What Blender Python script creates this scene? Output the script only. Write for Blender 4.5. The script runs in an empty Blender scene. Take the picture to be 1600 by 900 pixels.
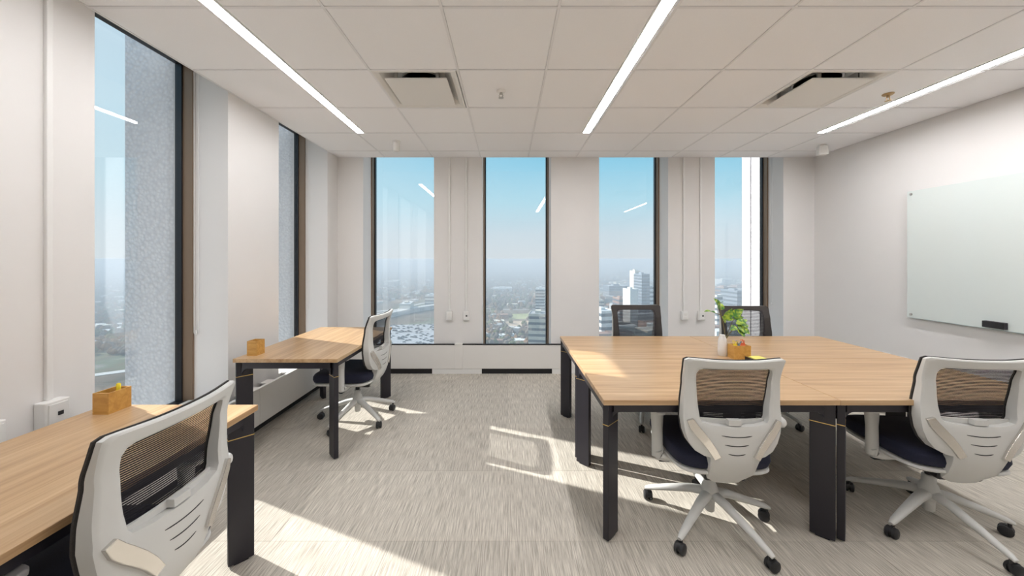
import bpy, math, random
from mathutils import Vector, Matrix
random.seed(7)
S = bpy.context.scene
COL = S.collection
R = math.radians

# ------------------------------------------------------------------ camera
F = 555.0                    # focal length in pixels of the 1600x900 frame
CZ = 1.453                   # eye height
cd = bpy.data.cameras.new('camera')
cam = bpy.data.objects.new('camera', cd)
COL.objects.link(cam)
cam.location = (0, 0, CZ)
cam.rotation_euler = (R(90), 0, 0)
cd.sensor_width = 36.0
cd.lens = 36.0 * F / 1600.0
cd.shift_x = 7.0 / 1600.0
cd.shift_y = -45.0 / 1600.0
cd.clip_start = 0.05
cd.clip_end = 60000
S.camera = cam

# ------------------------------------------------------------------ exposure, sky, sun
S.view_settings.view_transform = 'Standard'
S.view_settings.look = 'None'
S.view_settings.gamma = 1.0
S.view_settings.use_curve_mapping = False
S.view_settings.exposure = 0.15
LED_STRENGTH = (33.0, 50.0, 54.0)      # strip by the windows set weaker to hold down the left wall's brightness
SKY_STRENGTH = 0.92
SUN_STRENGTH = 8.0
HAZE_DENSITY = 0.0012

w = bpy.data.worlds.new('sky')
S.world = w
w.use_nodes = True
nt = w.node_tree
nt.nodes.clear()
wo = nt.nodes.new('ShaderNodeOutputWorld')
bg = nt.nodes.new('ShaderNodeBackground')
bg.inputs['Strength'].default_value = SKY_STRENGTH
tc = nt.nodes.new('ShaderNodeTexCoord')
sp = nt.nodes.new('ShaderNodeSeparateXYZ')
rp = nt.nodes.new('ShaderNodeValToRGB')
nt.links.new(tc.outputs['Generated'], sp.inputs[0])
nt.links.new(sp.outputs['Z'], rp.inputs['Fac'])
# the sky pales towards the sun
EL = R(32.0)
hd = Vector((1.0, -0.42, 0)).normalized()
travel = Vector((hd.x * math.cos(EL), hd.y * math.cos(EL), -math.sin(EL)))
dt = nt.nodes.new('ShaderNodeVectorMath')
dt.operation = 'DOT_PRODUCT'
dt.inputs[1].default_value = tuple(-travel)
mxx = nt.nodes.new('ShaderNodeMath')
mxx.operation = 'MAXIMUM'
mxx.inputs[1].default_value = 0.0
pww = nt.nodes.new('ShaderNodeMath')
pww.operation = 'POWER'
pww.inputs[1].default_value = 3.0
mll = nt.nodes.new('ShaderNodeMath')
mll.operation = 'MULTIPLY'
mll.inputs[1].default_value = 0.8
glow = nt.nodes.new('ShaderNodeMix')
glow.data_type = 'RGBA'
glow.inputs['B'].default_value = (0.82, 0.92, 0.97, 1)
nt.links.new(tc.outputs['Generated'], dt.inputs[0])
nt.links.new(dt.outputs['Value'], mxx.inputs[0])
nt.links.new(mxx.outputs[0], pww.inputs[0])
nt.links.new(pww.outputs[0], mll.inputs[0])
nt.links.new(mll.outputs[0], glow.inputs['Factor'])
nt.links.new(rp.outputs['Color'], glow.inputs['A'])
nt.links.new(glow.outputs['Result'], bg.inputs['Color'])
nt.links.new(bg.outputs[0], wo.inputs['Surface'])
els = rp.color_ramp.elements
els[0].position = 0.0
els[0].color = (0.74, 0.80, 0.85, 1)
els[1].position = 1.0
els[1].color = (0.10, 0.33, 0.62, 1)
for p, c in ((0.07, (0.68, 0.80, 0.88, 1)), (0.16, (0.48, 0.78, 0.92, 1)), (0.28, (0.27, 0.67, 0.90, 1)), (0.5, (0.18, 0.50, 0.82, 1))):
    e = els.new(p)
    e.color = c

sl = bpy.data.lights.new('sun', 'SUN')
sun = bpy.data.objects.new('sun', sl)
COL.objects.link(sun)
sl.energy = SUN_STRENGTH
sl.color = (1.0, 0.97, 0.93)
sl.angle = R(0.6)
sun.rotation_euler = travel.to_track_quat('-Z', 'Y').to_euler()
sun.location = (-8, 6, 6)

# ------------------------------------------------------------------ materials
def new_mat(name):
    m = bpy.data.materials.new(name)
    m.use_nodes = True
    t = m.node_tree
    b = t.nodes['Principled BSDF']
    return m, t, b

def flat(name, col, rough=0.6, metal=0.0, spec=0.5, noise=0.0, nscale=30.0, bump=0.0, bscale=200.0, coat=0.0):
    m, t, b = new_mat(name)
    b.inputs['Base Color'].default_value = (*col, 1)
    b.inputs['Roughness'].default_value = rough
    b.inputs['Metallic'].default_value = metal
    b.inputs['Specular IOR Level'].default_value = spec
    b.inputs['Coat Weight'].default_value = coat
    tcn = t.nodes.new('ShaderNodeTexCoord')
    if noise:
        n = t.nodes.new('ShaderNodeTexNoise')
        n.inputs['Scale'].default_value = nscale
        n.inputs['Detail'].default_value = 3
        t.links.new(tcn.outputs['Object'], n.inputs['Vector'])
        r = t.nodes.new('ShaderNodeValToRGB')
        r.color_ramp.elements[0].position = 0.3
        r.color_ramp.elements[1].position = 0.7
        r.color_ramp.elements[0].color = (*[c * (1 - noise) for c in col], 1)
        r.color_ramp.elements[1].color = (*[min(1, c * (1 + noise)) for c in col], 1)
        t.links.new(n.outputs['Fac'], r.inputs['Fac'])
        t.links.new(r.outputs['Color'], b.inputs['Base Color'])
    if bump:
        n2 = t.nodes.new('ShaderNodeTexNoise')
        n2.inputs['Scale'].default_value = bscale
        n2.inputs['Detail'].default_value = 2
        t.links.new(tcn.outputs['Object'], n2.inputs['Vector'])
        bp = t.nodes.new('ShaderNodeBump')
        bp.inputs['Strength'].default_value = bump
        bp.inputs['Distance'].default_value = 0.002
        t.links.new(n2.outputs['Fac'], bp.inputs['Height'])
        t.links.new(bp.outputs['Normal'], b.inputs['Normal'])
    return m

def glass_mat(name, tint=(0.975, 0.985, 0.985), base=0.065):
    m = bpy.data.materials.new(name)
    m.use_nodes = True
    t = m.node_tree
    t.nodes.clear()
    o = t.nodes.new('ShaderNodeOutputMaterial')
    tr = t.nodes.new('ShaderNodeBsdfTransparent')
    tr.inputs['Color'].default_value = (*tint, 1)
    gl = t.nodes.new('ShaderNodeBsdfGlossy')
    gl.inputs['Roughness'].default_value = 0.0
    lw = t.nodes.new('ShaderNodeLayerWeight')
    lw.inputs['Blend'].default_value = 0.5
    pw = t.nodes.new('ShaderNodeMath')
    pw.operation = 'POWER'
    pw.inputs[1].default_value = 5.0
    ma = t.nodes.new('ShaderNodeMath')
    ma.operation = 'MULTIPLY_ADD'
    ma.inputs[1].default_value = 0.8
    ma.inputs[2].default_value = base
    mx = t.nodes.new('ShaderNodeMixShader')
    t.links.new(lw.outputs['Facing'], pw.inputs[0])
    t.links.new(pw.outputs[0], ma.inputs[0])
    t.links.new(ma.outputs[0], mx.inputs['Fac'])
    t.links.new(tr.outputs[0], mx.inputs[1])
    t.links.new(gl.outputs[0], mx.inputs[2])
    t.links.new(mx.outputs[0], o.inputs['Surface'])
    return m

def wood_mat(name, dark, mid, light, rough=0.31, gx=1.2, gy=26.0):
    """grain runs along local X"""
    m, t, b = new_mat(name)
    tcn = t.nodes.new('ShaderNodeTexCoord')
    oi = t.nodes.new('ShaderNodeObjectInfo')
    mul = t.nodes.new('ShaderNodeVectorMath')
    mul.operation = 'SCALE'
    cmb = t.nodes.new('ShaderNodeCombineXYZ')
    t.links.new(oi.outputs['Random'], cmb.inputs['X'])
    t.links.new(oi.outputs['Random'], cmb.inputs['Y'])
    t.links.new(cmb.outputs[0], mul.inputs[0])
    mul.inputs['Scale'].default_value = 17.0
    add = t.nodes.new('ShaderNodeVectorMath')
    t.links.new(tcn.outputs['Object'], add.inputs[0])
    t.links.new(mul.outputs[0], add.inputs[1])
    mp = t.nodes.new('ShaderNodeMapping')
    mp.inputs['Scale'].default_value = (gx, gy, gy)
    t.links.new(add.outputs[0], mp.inputs['Vector'])
    n = t.nodes.new('ShaderNodeTexNoise')
    n.inputs['Scale'].default_value = 1.0
    n.inputs['Detail'].default_value = 6
    n.inputs['Roughness'].default_value = 0.62
    n.inputs['Distortion'].default_value = 0.4
    t.links.new(mp.outputs[0], n.inputs['Vector'])
    r = t.nodes.new('ShaderNodeValToRGB')
    e = r.color_ramp.elements
    e[0].position = 0.30
    e[0].color = (*dark, 1)
    e[1].position = 0.72
    e[1].color = (*light, 1)
    x = e.new(0.5)
    x.color = (*mid, 1)
    t.links.new(n.outputs['Fac'], r.inputs['Fac'])
    t.links.new(r.outputs['Color'], b.inputs['Base Color'])
    b.inputs['Roughness'].default_value = rough
    return m

def carpet_mat():
    m, t, b = new_mat('carpet_loop_pile')
    tcn = t.nodes.new('ShaderNodeTexCoord')
    oi = t.nodes.new('ShaderNodeObjectInfo')
    add = t.nodes.new('ShaderNodeVectorMath')
    t.links.new(tcn.outputs['Object'], add.inputs[0])
    t.links.new(oi.outputs['Location'], add.inputs[1])
    mp = t.nodes.new('ShaderNodeMapping')
    mp.inputs['Scale'].default_value = (210, 7, 1)
    t.links.new(add.outputs[0], mp.inputs['Vector'])
    n = t.nodes.new('ShaderNodeTexNoise')
    n.inputs['Scale'].default_value = 1.0
    n.inputs['Detail'].default_value = 3
    n.inputs['Roughness'].default_value = 0.6
    t.links.new(mp.outputs[0], n.inputs['Vector'])
    r = t.nodes.new('ShaderNodeValToRGB')
    e = r.color_ramp.elements
    e[0].position = 0.36
    e[0].color = (0.38, 0.345, 0.295, 1)
    e[1].position = 0.66
    e[1].color = (0.68, 0.63, 0.55, 1)
    t.links.new(n.outputs['Fac'], r.inputs['Fac'])
    # every tile of its own tone
    mr = t.nodes.new('ShaderNodeMapRange')
    mr.inputs['To Min'].default_value = 0.92
    mr.inputs['To Max'].default_value = 1.09
    t.links.new(oi.outputs['Random'], mr.inputs['Value'])
    mm = t.nodes.new('ShaderNodeVectorMath')
    mm.operation = 'SCALE'
    t.links.new(r.outputs['Color'], mm.inputs[0])
    t.links.new(mr.outputs[0], mm.inputs['Scale'])
    t.links.new(mm.outputs[0], b.inputs['Base Color'])
    b.inputs['Roughness'].default_value = 0.95
    b.inputs['Specular IOR Level'].default_value = 0.1
    bp = t.nodes.new('ShaderNodeBump')
    bp.inputs['Strength'].default_value = 0.4
    bp.inputs['Distance'].default_value = 0.003
    t.links.new(n.outputs['Fac'], bp.inputs['Height'])
    t.links.new(bp.outputs['Normal'], b.inputs['Normal'])
    return m

def mesh_fabric_mat():
    """open knit: opaque cross threads with clear gaps"""
    m, t, b = new_mat('open_knit_mesh')
    tcn = t.nodes.new('ShaderNodeTexCoord')
    sx = t.nodes.new('ShaderNodeSeparateXYZ')
    t.links.new(tcn.outputs['Object'], sx.inputs[0])
    def saw(sock, period):
        d = t.nodes.new('ShaderNodeMath')
        d.operation = 'DIVIDE'
        d.inputs[1].default_value = period
        t.links.new(sock, d.inputs[0])
        f = t.nodes.new('ShaderNodeMath')
        f.operation = 'FRACT'
        t.links.new(d.outputs[0], f.inputs[0])
        return f.outputs[0]
    fz = saw(sx.outputs['Z'], 0.0075)
    fx = saw(sx.outputs['X'], 0.0034)
    gz = t.nodes.new('ShaderNodeMath')
    gz.operation = 'GREATER_THAN'
    gz.inputs[1].default_value = 0.68
    t.links.new(fz, gz.inputs[0])
    gx = t.nodes.new('ShaderNodeMath')
    gx.operation = 'GREATER_THAN'
    gx.inputs[1].default_value = 0.18
    t.links.new(fx, gx.inputs[0])
    an = t.nodes.new('ShaderNodeMath')
    an.operation = 'MULTIPLY'
    t.links.new(gz.outputs[0], an.inputs[0])
    t.links.new(gx.outputs[0], an.inputs[1])
    inv = t.nodes.new('ShaderNodeMath')
    inv.operation = 'SUBTRACT'
    inv.inputs[0].default_value = 1.0
    t.links.new(an.outputs[0], inv.inputs[1])
    t.links.new(inv.outputs[0], b.inputs['Alpha'])
    b.inputs['Base Color'].default_value = (0.03, 0.028, 0.032, 1)
    b.inputs['Specular IOR Level'].default_value = 0.1
    b.inputs['Roughness'].default_value = 0.7
    return m

def emit_mat(name, col, st):
    m = bpy.data.materials.new(name)
    m.use_nodes = True
    t = m.node_tree
    t.nodes.clear()
    o = t.nodes.new('ShaderNodeOutputMaterial')
    e = t.nodes.new('ShaderNodeEmission')
    e.inputs['Color'].default_value = (*col, 1)
    e.inputs['Strength'].default_value = st
    t.links.new(e.outputs[0], o.inputs['Surface'])
    return m

def concrete_mat():
    m, t, b = new_mat('exposed_aggregate_concrete')
    tcn = t.nodes.new('ShaderNodeTexCoord')
    v = t.nodes.new('ShaderNodeTexVoronoi')
    v.inputs['Scale'].default_value = 38
    t.links.new(tcn.outputs['Object'], v.inputs['Vector'])
    r = t.nodes.new('ShaderNodeValToRGB')
    r.color_ramp.elements[0].color = (0.80, 0.79, 0.80, 1)
    r.color_ramp.elements[1].color = (0.66, 0.65, 0.67, 1)
    r.color_ramp.elements[1].position = 0.8
    t.links.new(v.outputs['Distance'], r.inputs['Fac'])
    t.links.new(r.outputs['Color'], b.inputs['Base Color'])
    bp = t.nodes.new('ShaderNodeBump')
    bp.inputs['Strength'].default_value = 0.8
    bp.inputs['Distance'].default_value = 0.012
    t.links.new(v.outputs['Distance'], bp.inputs['Height'])
    t.links.new(bp.outputs['Normal'], b.inputs['Normal'])
    b.inputs['Roughness'].default_value = 0.9
    return m

def ground_mat():
    m, t, b = new_mat('town_ground')
    tcn = t.nodes.new('ShaderNodeTexCoord')
    n = t.nodes.new('ShaderNodeTexNoise')
    n.inputs['Scale'].default_value = 0.006
    n.inputs['Detail'].default_value = 7
    n.inputs['Roughness'].default_value = 0.65
    t.links.new(tcn.outputs['Object'], n.inputs['Vector'])
    r = t.nodes.new('ShaderNodeValToRGB')
    e = r.color_ramp.elements
    e[0].position = 0.30
    e[0].color = (0.075, 0.075, 0.06, 1)
    e[1].position = 0.72
    e[1].color = (0.42, 0.38, 0.34, 1)
    for p, c in ((0.42, (0.14, 0.12, 0.09, 1)), (0.50, (0.21, 0.16, 0.12, 1)), (0.58, (0.17, 0.19, 0.12, 1)), (0.64, (0.30, 0.27, 0.25, 1))):
        x = e.new(p)
        x.color = c
    t.links.new(n.outputs['Fac'], r.inputs['Fac'])
    t.links.new(r.outputs['Color'], b.inputs['Base Color'])
    b.inputs['Roughness'].default_value = 1.0
    b.inputs['Specular IOR Level'].default_value = 0.0
    return m

def leaf_mat():
    m, t, b = new_mat('variegated_leaf')
    tcn = t.nodes.new('ShaderNodeTexCoord')
    n = t.nodes.new('ShaderNodeTexNoise')
    n.inputs['Scale'].default_value = 45
    t.links.new(tcn.outputs['Object'], n.inputs['Vector'])
    r = t.nodes.new('ShaderNodeValToRGB')
    r.color_ramp.elements[0].position = 0.42
    r.color_ramp.elements[1].position = 0.62
    r.color_ramp.elements[0].color = (0.06, 0.21, 0.035, 1)
    r.color_ramp.elements[1].color = (0.42, 0.55, 0.06, 1)
    t.links.new(n.outputs['Fac'], r.inputs['Fac'])
    t.links.new(r.outputs['Color'], b.inputs['Base Color'])
    b.inputs['Roughness'].default_value = 0.4
    return m

WALL = flat('wall_paint', (0.79, 0.77, 0.755), 0.85, noise=0.012, nscale=2.0, bump=0.05, bscale=400)
CEILT = flat('ceiling_tile_face', (0.92, 0.91, 0.92), 0.95, noise=0.02, nscale=260, bump=0.15, bscale=500)
CEILG = flat('grid_tee_enamel', (0.82, 0.81, 0.82), 0.5)
WHITE = flat('white_enamel', (0.82, 0.81, 0.79), 0.45)
HEAT = flat('heater_enamel', (0.80, 0.775, 0.74), 0.5, noise=0.01, nscale=3)
VENT = flat('diffuser_enamel', (0.80, 0.78, 0.75), 0.5)
BLACK = flat('black_void', (0.012, 0.011, 0.012), 0.8)
FRAMEB = flat('black_anodised_frame', (0.012, 0.011, 0.014), 0.4)
FRAMEZ = flat('bronze_frame_stop', (0.24, 0.165, 0.11), 0.45, metal=0.3)
GLASS = glass_mat('window_glass')
CONC = concrete_mat()
CARPET = carpet_mat()
CARPETB = flat('carpet_backing', (0.12, 0.11, 0.10), 0.95)
WOOD = wood_mat('oak_laminate', (0.37, 0.21, 0.10), (0.52, 0.335, 0.175), (0.63, 0.44, 0.255))
WOODE = wood_mat('oak_edge_band', (0.36, 0.20, 0.09), (0.52, 0.31, 0.14), (0.62, 0.40, 0.2), gy=60)
BAMBOO = wood_mat('bamboo', (0.48, 0.24, 0.05), (0.60, 0.32, 0.075), (0.68, 0.39, 0.11), rough=0.45, gx=6, gy=40)
LEG = flat('black_powder_coat', (0.017, 0.015, 0.022), 0.42, noise=0.1, nscale=4)
GOLD = flat('brass_inlay', (0.75, 0.52, 0.18), 0.3, metal=0.9)
SHELL = flat('pale_grey_plastic', (0.66, 0.655, 0.63), 0.42)
SKIN = flat('charcoal_knit', (0.045, 0.040, 0.038), 0.85, noise=0.2, nscale=300)
KNIT = mesh_fabric_mat()
SEAT = flat('navy_black_upholstery', (0.011, 0.013, 0.034), 0.85, noise=0.25, nscale=400, bump=0.3, bscale=700)
CHROME = flat('polished_alloy', (0.70, 0.67, 0.63), 0.22, metal=0.85)
BPLAST = flat('black_plastic', (0.02, 0.02, 0.022), 0.45)
PAD = flat('grey_arm_pad', (0.30, 0.29, 0.29), 0.6)
LED = [emit_mat('led_diffuser', (0.985, 0.975, 0.985), q) for q in LED_STRENGTH]
BOARD = flat('white_back_painted_glass', (0.72, 0.78, 0.76), 0.12, coat=0.3)
BEDGE = flat('glass_edge', (0.35, 0.47, 0.46), 0.15)
STEEL = flat('brushed_steel', (0.55, 0.54, 0.52), 0.3, metal=0.9)
FELT = flat('dark_grey_felt', (0.05, 0.045, 0.055), 0.95)
CERAM = flat('white_ceramic', (0.82, 0.80, 0.78), 0.3)
LEAF = leaf_mat()
STEM = flat('brown_stem', (0.16, 0.13, 0.05), 0.6)
YEL = flat('yellow_plastic', (0.85, 0.68, 0.03), 0.5)
YPAP = flat('yellow_paper', (0.88, 0.80, 0.20), 0.8)
BLUE = flat('blue_grey_plastic', (0.16, 0.28, 0.36), 0.5)
RED = flat('orange_red_plastic', (0.80, 0.14, 0.04), 0.5)
BRASS = flat('aged_brass', (0.50, 0.36, 0.20), 0.35, metal=0.8)

# ------------------------------------------------------------------ mesh helpers
class MB:
    def __init__(s):
        s.v = []
        s.f = []
    def box(s, x0, x1, y0, y1, z0, z1):
        x0, x1 = min(x0, x1), max(x0, x1)
        y0, y1 = min(y0, y1), max(y0, y1)
        z0, z1 = min(z0, z1), max(z0, z1)
        b = len(s.v)
        s.v += [(x0, y0, z0), (x1, y0, z0), (x1, y1, z0), (x0, y1, z0), (x0, y0, z1), (x1, y0, z1), (x1, y1, z1), (x0, y1, z1)]
        s.f += [tuple(b + i for i in q) for q in ((3, 2, 1, 0), (4, 5, 6, 7), (0, 1, 5, 4), (1, 2, 6, 5), (2, 3, 7, 6), (3, 0, 4, 7))]
        return s
    def rbox(s, c, size, rz=0.0, taper=1.0):
        """box about centre c, turned by rz, top scaled by taper"""
        b = len(s.v)
        cs, sn = math.cos(rz), math.sin(rz)
        for k, dz in enumerate((-1, 1)):
            tp = taper if k else 1.0
            for dx, dy in ((-1, -1), (1, -1), (1, 1), (-1, 1)):
                x, y = dx * size[0] / 2 * tp, dy * size[1] / 2 * tp
                s.v.append((c[0] + x * cs - y * sn, c[1] + x * sn + y * cs, c[2] + dz * size[2] / 2))
        s.f += [tuple(b + i for i in q) for q in ((3, 2, 1, 0), (4, 5, 6, 7), (0, 1, 5, 4), (1, 2, 6, 5), (2, 3, 7, 6), (3, 0, 4, 7))]
        return s
    def tube(s, pts, rad, n=10, sx=1.0, sy=1.0):
        pts = [Vector(p) for p in pts]
        if not isinstance(rad, (list, tuple)):
            rad = [rad] * len(pts)
        b = len(s.v)
        for i, p in enumerate(pts):
            d = (pts[min(i + 1, len(pts) - 1)] - pts[max(i - 1, 0)]).normalized()
            up = Vector((0, 0, 1)) if abs(d.z) < 0.9 else Vector((0, 1, 0))
            a = d.cross(up).normalized()
            c = a.cross(d).normalized()
            for k in range(n):
                t = 2 * math.pi * k / n
                q = p + a * (math.cos(t) * rad[i] * sx) + c * (math.sin(t) * rad[i] * sy)
                s.v.append(tuple(q))
        for i in range(len(pts) - 1):
            for k in range(n):
                s.f.append((b + i * n + k, b + i * n + (k + 1) % n, b + (i + 1) * n + (k + 1) % n, b + (i + 1) * n + k))
        s.f.append(tuple(b + k for k in range(n))[::-1])
        s.f.append(tuple(b + (len(pts) - 1) * n + k for k in range(n)))
        return s
    def lathe(s, prof, n=24, c=(0, 0, 0)):
        b = len(s.v)
        for r, z in prof:
            for k in range(n):
                t = 2 * math.pi * k / n
                s.v.append((c[0] + r * math.cos(t), c[1] + r * math.sin(t), c[2] + z))
        for i in range(len(prof) - 1):
            for k in range(n):
                s.f.append((b + i * n + k, b + i * n + (k + 1) % n, b + (i + 1) * n + (k + 1) % n, b + (i + 1) * n + k))
        s.f.append(tuple(b + k for k in range(n))[::-1])
        s.f.append(tuple(b + (len(prof) - 1) * n + k for k in range(n)))
        return s
    def prism(s, poly, z0, z1):
        n = len(poly)
        b = len(s.v)
        s.v += [(x, y, z0) for x, y in poly] + [(x, y, z1) for x, y in poly]
        s.f.append(tuple(b + i for i in range(n))[::-1])
        s.f.append(tuple(b + n + i for i in range(n)))
        for i in range(n):
            j = (i + 1) % n
            s.f.append((b + i, b + j, b + n + j, b + n + i))
        return s
    def build(s, name, mat, parent=None, loc=None, rz=0.0, smooth=False, bevel=0.0, seg=2):
        me = bpy.data.meshes.new(name)
        me.from_pydata(s.v, [], s.f)
        me.update()
        me.materials.append(mat)
        if smooth:
            me.polygons.foreach_set('use_smooth', [True] * len(me.polygons))
            me.set_sharp_from_angle(angle=R(42))
        o = bpy.data.objects.new(name, me)
        COL.objects.link(o)
        if parent:
            o.parent = parent
        if loc:
            o.location = loc
        if rz:
            o.rotation_euler.z = rz
        if bevel:
            md = o.modifiers.new('bevel', 'BEVEL')
            md.width = bevel
            md.segments = seg
            md.limit_method = 'ANGLE'
            md.angle_limit = R(40)
        return o

def tag(o, label, cat=None, group=None, kind=None):
    o['label'] = label
    if cat:
        o['category'] = cat
    if group:
        o['group'] = group
    if kind:
        o['kind'] = kind
    return o

def empty(name, loc=(0, 0, 0), rz=0.0):
    o = bpy.data.objects.new(name, None)
    COL.objects.link(o)
    o.empty_display_size = 0.1
    o.location = loc
    o.rotation_euler.z = rz
    return o

def copy_tree(o, parent=None):
    c = o.copy()
    COL.objects.link(c)
    c.parent = parent
    for ch in list(o.children):
        copy_tree(ch, c)
    return c

# ------------------------------------------------------------------ room shell
XL, XR, YB, YF, ZC = -2.17, 3.92, 4.54, -2.6, 2.753
ZT = 3.06                    # underside of the slab over the window recess
SILL = 0.345

def pl(s, o, z):             # left wall: s along Y, o outwards
    return (XL - o, s, z)
def pb(s, o, z):             # back wall: s along X, o outwards
    return (s, YB + o, z)
def wbox(mb, P, s0, s1, o0, o1, z0, z1):
    a, b = P(s0, o0, z0), P(s1, o1, z1)
    mb.box(a[0], b[0], a[1], b[1], a[2], b[2])

LW = [(0.357, 1.247), (1.867, 2.758), (3.369, 4.28)]
BW = [(-1.845, -0.94), (-0.327, 0.556), (1.17, 2.053), (2.65, 3.526)]
WT = 0.42

def wall_with_windows(name, P, wins, s0, s1, label, SILL=0.345):
    mb = MB()
    cur = s0
    for a, b in wins:
        wbox(mb, P, cur, a, 0, WT, 0, ZT)
        wbox(mb, P, a, b, 0, WT, 0, SILL)
        wbox(mb, P, a, b, 0.262, WT, 2.992, ZT)
        cur = b
    wbox(mb, P, cur, s1, 0, WT, 0, ZT)
    o = mb.build(name, WALL)
    tag(o, label, 'wall', kind='structure')
    return o

wall_with_windows('wall_left', pl, LW, YF, YB + WT, 'off white wall of piers between the tall windows on the left')
wall_with_windows('wall_back', pb, BW, XL, XR, 'off white far wall with four tall narrow windows', 0.215)
o = MB().box(XR, XR + 0.15, YF, YB + WT, 0, ZT).build('wall_right', WALL)
tag(o, 'plain off white wall carrying the glass board', 'wall', kind='structure')
o = MB().box(XL - WT, XR + 0.15, YF - 0.15, YF, 0, ZT).build('wall_front', WALL)
tag(o, 'plain off white wall behind the viewer', 'wall', kind='structure')

names = ['nearest the viewer on the left wall', 'on the left wall beside the near desk', 'on the left wall beside the corner',
         'in the far wall behind the single desk chair', 'in the far wall between the two groups of desks',
         'in the far wall behind the left mesh chair', 'in the far wall at the right end']
k = 0
for P, wins, SILL in ((pl, LW, 0.345), (pb, BW, 0.215)):
    for a, b in wins:
        r = empty('window_%d' % (k + 1), P((a + b) / 2, 0.3, SILL))
        tag(r, 'tall narrow fixed window ' + names[k], 'window', kind='structure')
        org = Vector(r.location)
        def part(nm, mat, boxes):
            mb = MB()
            for q in boxes:
                wbox(mb, P, *q)
            mb.v = [tuple(Vector(v) - org) for v in mb.v]
            return mb.build(nm, mat, r)
        for (u0, u1, c0, c1) in ((a, a + 0.030, a, a + 0.018), (b - 0.030, b, b - 0.018, b)):
            part('jamb', FRAMEB, [(u0, u1, 0.335, 0.385, SILL, 2.992)])
            part('glazing_stop', FRAMEZ, [(c0, c1, 0.262, 0.335, SILL, 2.992)])
        part('head', FRAMEB, [(a + 0.018, b - 0.018, 0.268, 0.385, 2.955, 2.991)])
        part('sill', FRAMEB, [(a + 0.03, b - 0.03, 0.30, 0.385, SILL, SILL + 0.02)])
        part('glass_pane', GLASS, [(a + 0.03, b - 0.03, 0.352, 0.360, SILL + 0.02, 2.955)])
        k += 1

# facade piers outside, one per pier of the wall
def fin(P, s0, s1, lab, out=0.80):
    mb = MB()
    if out < 0.7:            # piers of the far wall narrow outwards
        i = 0.165
        mb.v = [P(s, o, z) for z in (-4.0, 6.0) for s, o in ((s0, WT + 0.002), (s1, WT + 0.002), (s1 - i, 0.80), (s0 + i, 0.80))]
        mb.f = [(3, 2, 1, 0), (4, 5, 6, 7), (0, 1, 5, 4), (1, 2, 6, 5), (2, 3, 7, 6), (3, 0, 4, 7)]
        tag(mb.build('facade_pier', CONC), lab, 'pier', 'concrete piers outside the windows', kind='structure')
        return
    wbox(mb, P, s0, s1, WT + 0.002, 0.595, -4.0, 6.0)
    gr = 0.03 if P is pb else 0.0
    wbox(mb, P, s0 + gr, s1 - gr, 0.595, 0.625, -4.0, 6.0)
    wbox(mb, P, s0, s1, 0.625, 0.80, -4.0, 6.0)
    tag(mb.build('facade_pier', CONC), lab, 'pier', 'concrete piers outside the windows', kind='structure')
fin(pl, 1.247 , 1.867, 'rough grey concrete pier outside, left of the nearest visible window')
fin(pl, 2.758, 3.369, 'rough grey concrete pier outside between the two left windows')
fin(pl, 4.28, 4.93, 'rough grey concrete pier outside at the corner of the left wall')
fin(pl, -0.3, 0.357, 'rough grey concrete pier outside, beyond the picture edge on the left')
fin(pb, -2.5, -1.845, 'rough grey concrete pier outside at the corner of the far wall', 0.47)
fin(pb, -0.94, -0.327, 'rough grey concrete pier outside between first and second far windows', 0.47)
fin(pb, 0.556, 1.17, 'rough grey concrete pier outside between second and third far windows', 0.47)
fin(pb, 2.053, 2.65, 'rough grey concrete pier outside between third and fourth far windows', 0.47)
fin(pb, 3.526, 4.2, 'rough grey concrete pier outside at the right end of the far wall')

# floor with carpet tiles
TS = 0.6096
fl = MB().box(XL - WT, XR + 0.15, YF - 0.15, YB + WT, -0.2, -0.008).build('floor', CARPETB)
tag(fl, 'grey beige carpet tile floor with fine lines', 'floor', kind='structure')
cache = {}
y = 2.44 - TS * 9
while y < YB:
    x = -TS * 4
    while x < XR:
        x0, x1, y0, y1 = max(x, XL), min(x + TS, XR), max(y, YF), min(y + TS, YB)
        if x1 - x0 > 0.03 and y1 - y0 > 0.03:
            key = (round(x1 - x0, 3), round(y1 - y0, 3))
            if key not in cache:
                a, b = key[0] / 2 - 0.0006, key[1] / 2 - 0.0006
                mb = MB()
                mb.v = [(-a, -b, -.008), (a, -b, -.008), (a, b, -.008), (-a, b, -.008), (-a, -b, -.001), (a, -b, -.001), (a, b, -.001), (-a, b, -.001),
                        (-a + .002, -b + .002, 0), (a - .002, -b + .002, 0), (a - .002, b - .002, 0), (-a + .002, b - .002, 0)]
                mb.f = [(0, 1, 5, 4), (1, 2, 6, 5), (2, 3, 7, 6), (3, 0, 4, 7), (4, 5, 9, 8), (5, 6, 10, 9), (6, 7, 11, 10), (7, 4, 8, 11), (8, 9, 10, 11), (3, 2, 1, 0)]
                t = mb.build('carpet_tile', CARPET, fl)
                cache[key] = t
            else:
                t = cache[key].copy()
                COL.objects.link(t)
                t.parent = fl
            t.location = ((x0 + x1) / 2, (y0 + y1) / 2, 0)
        x += TS
    y += TS

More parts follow.
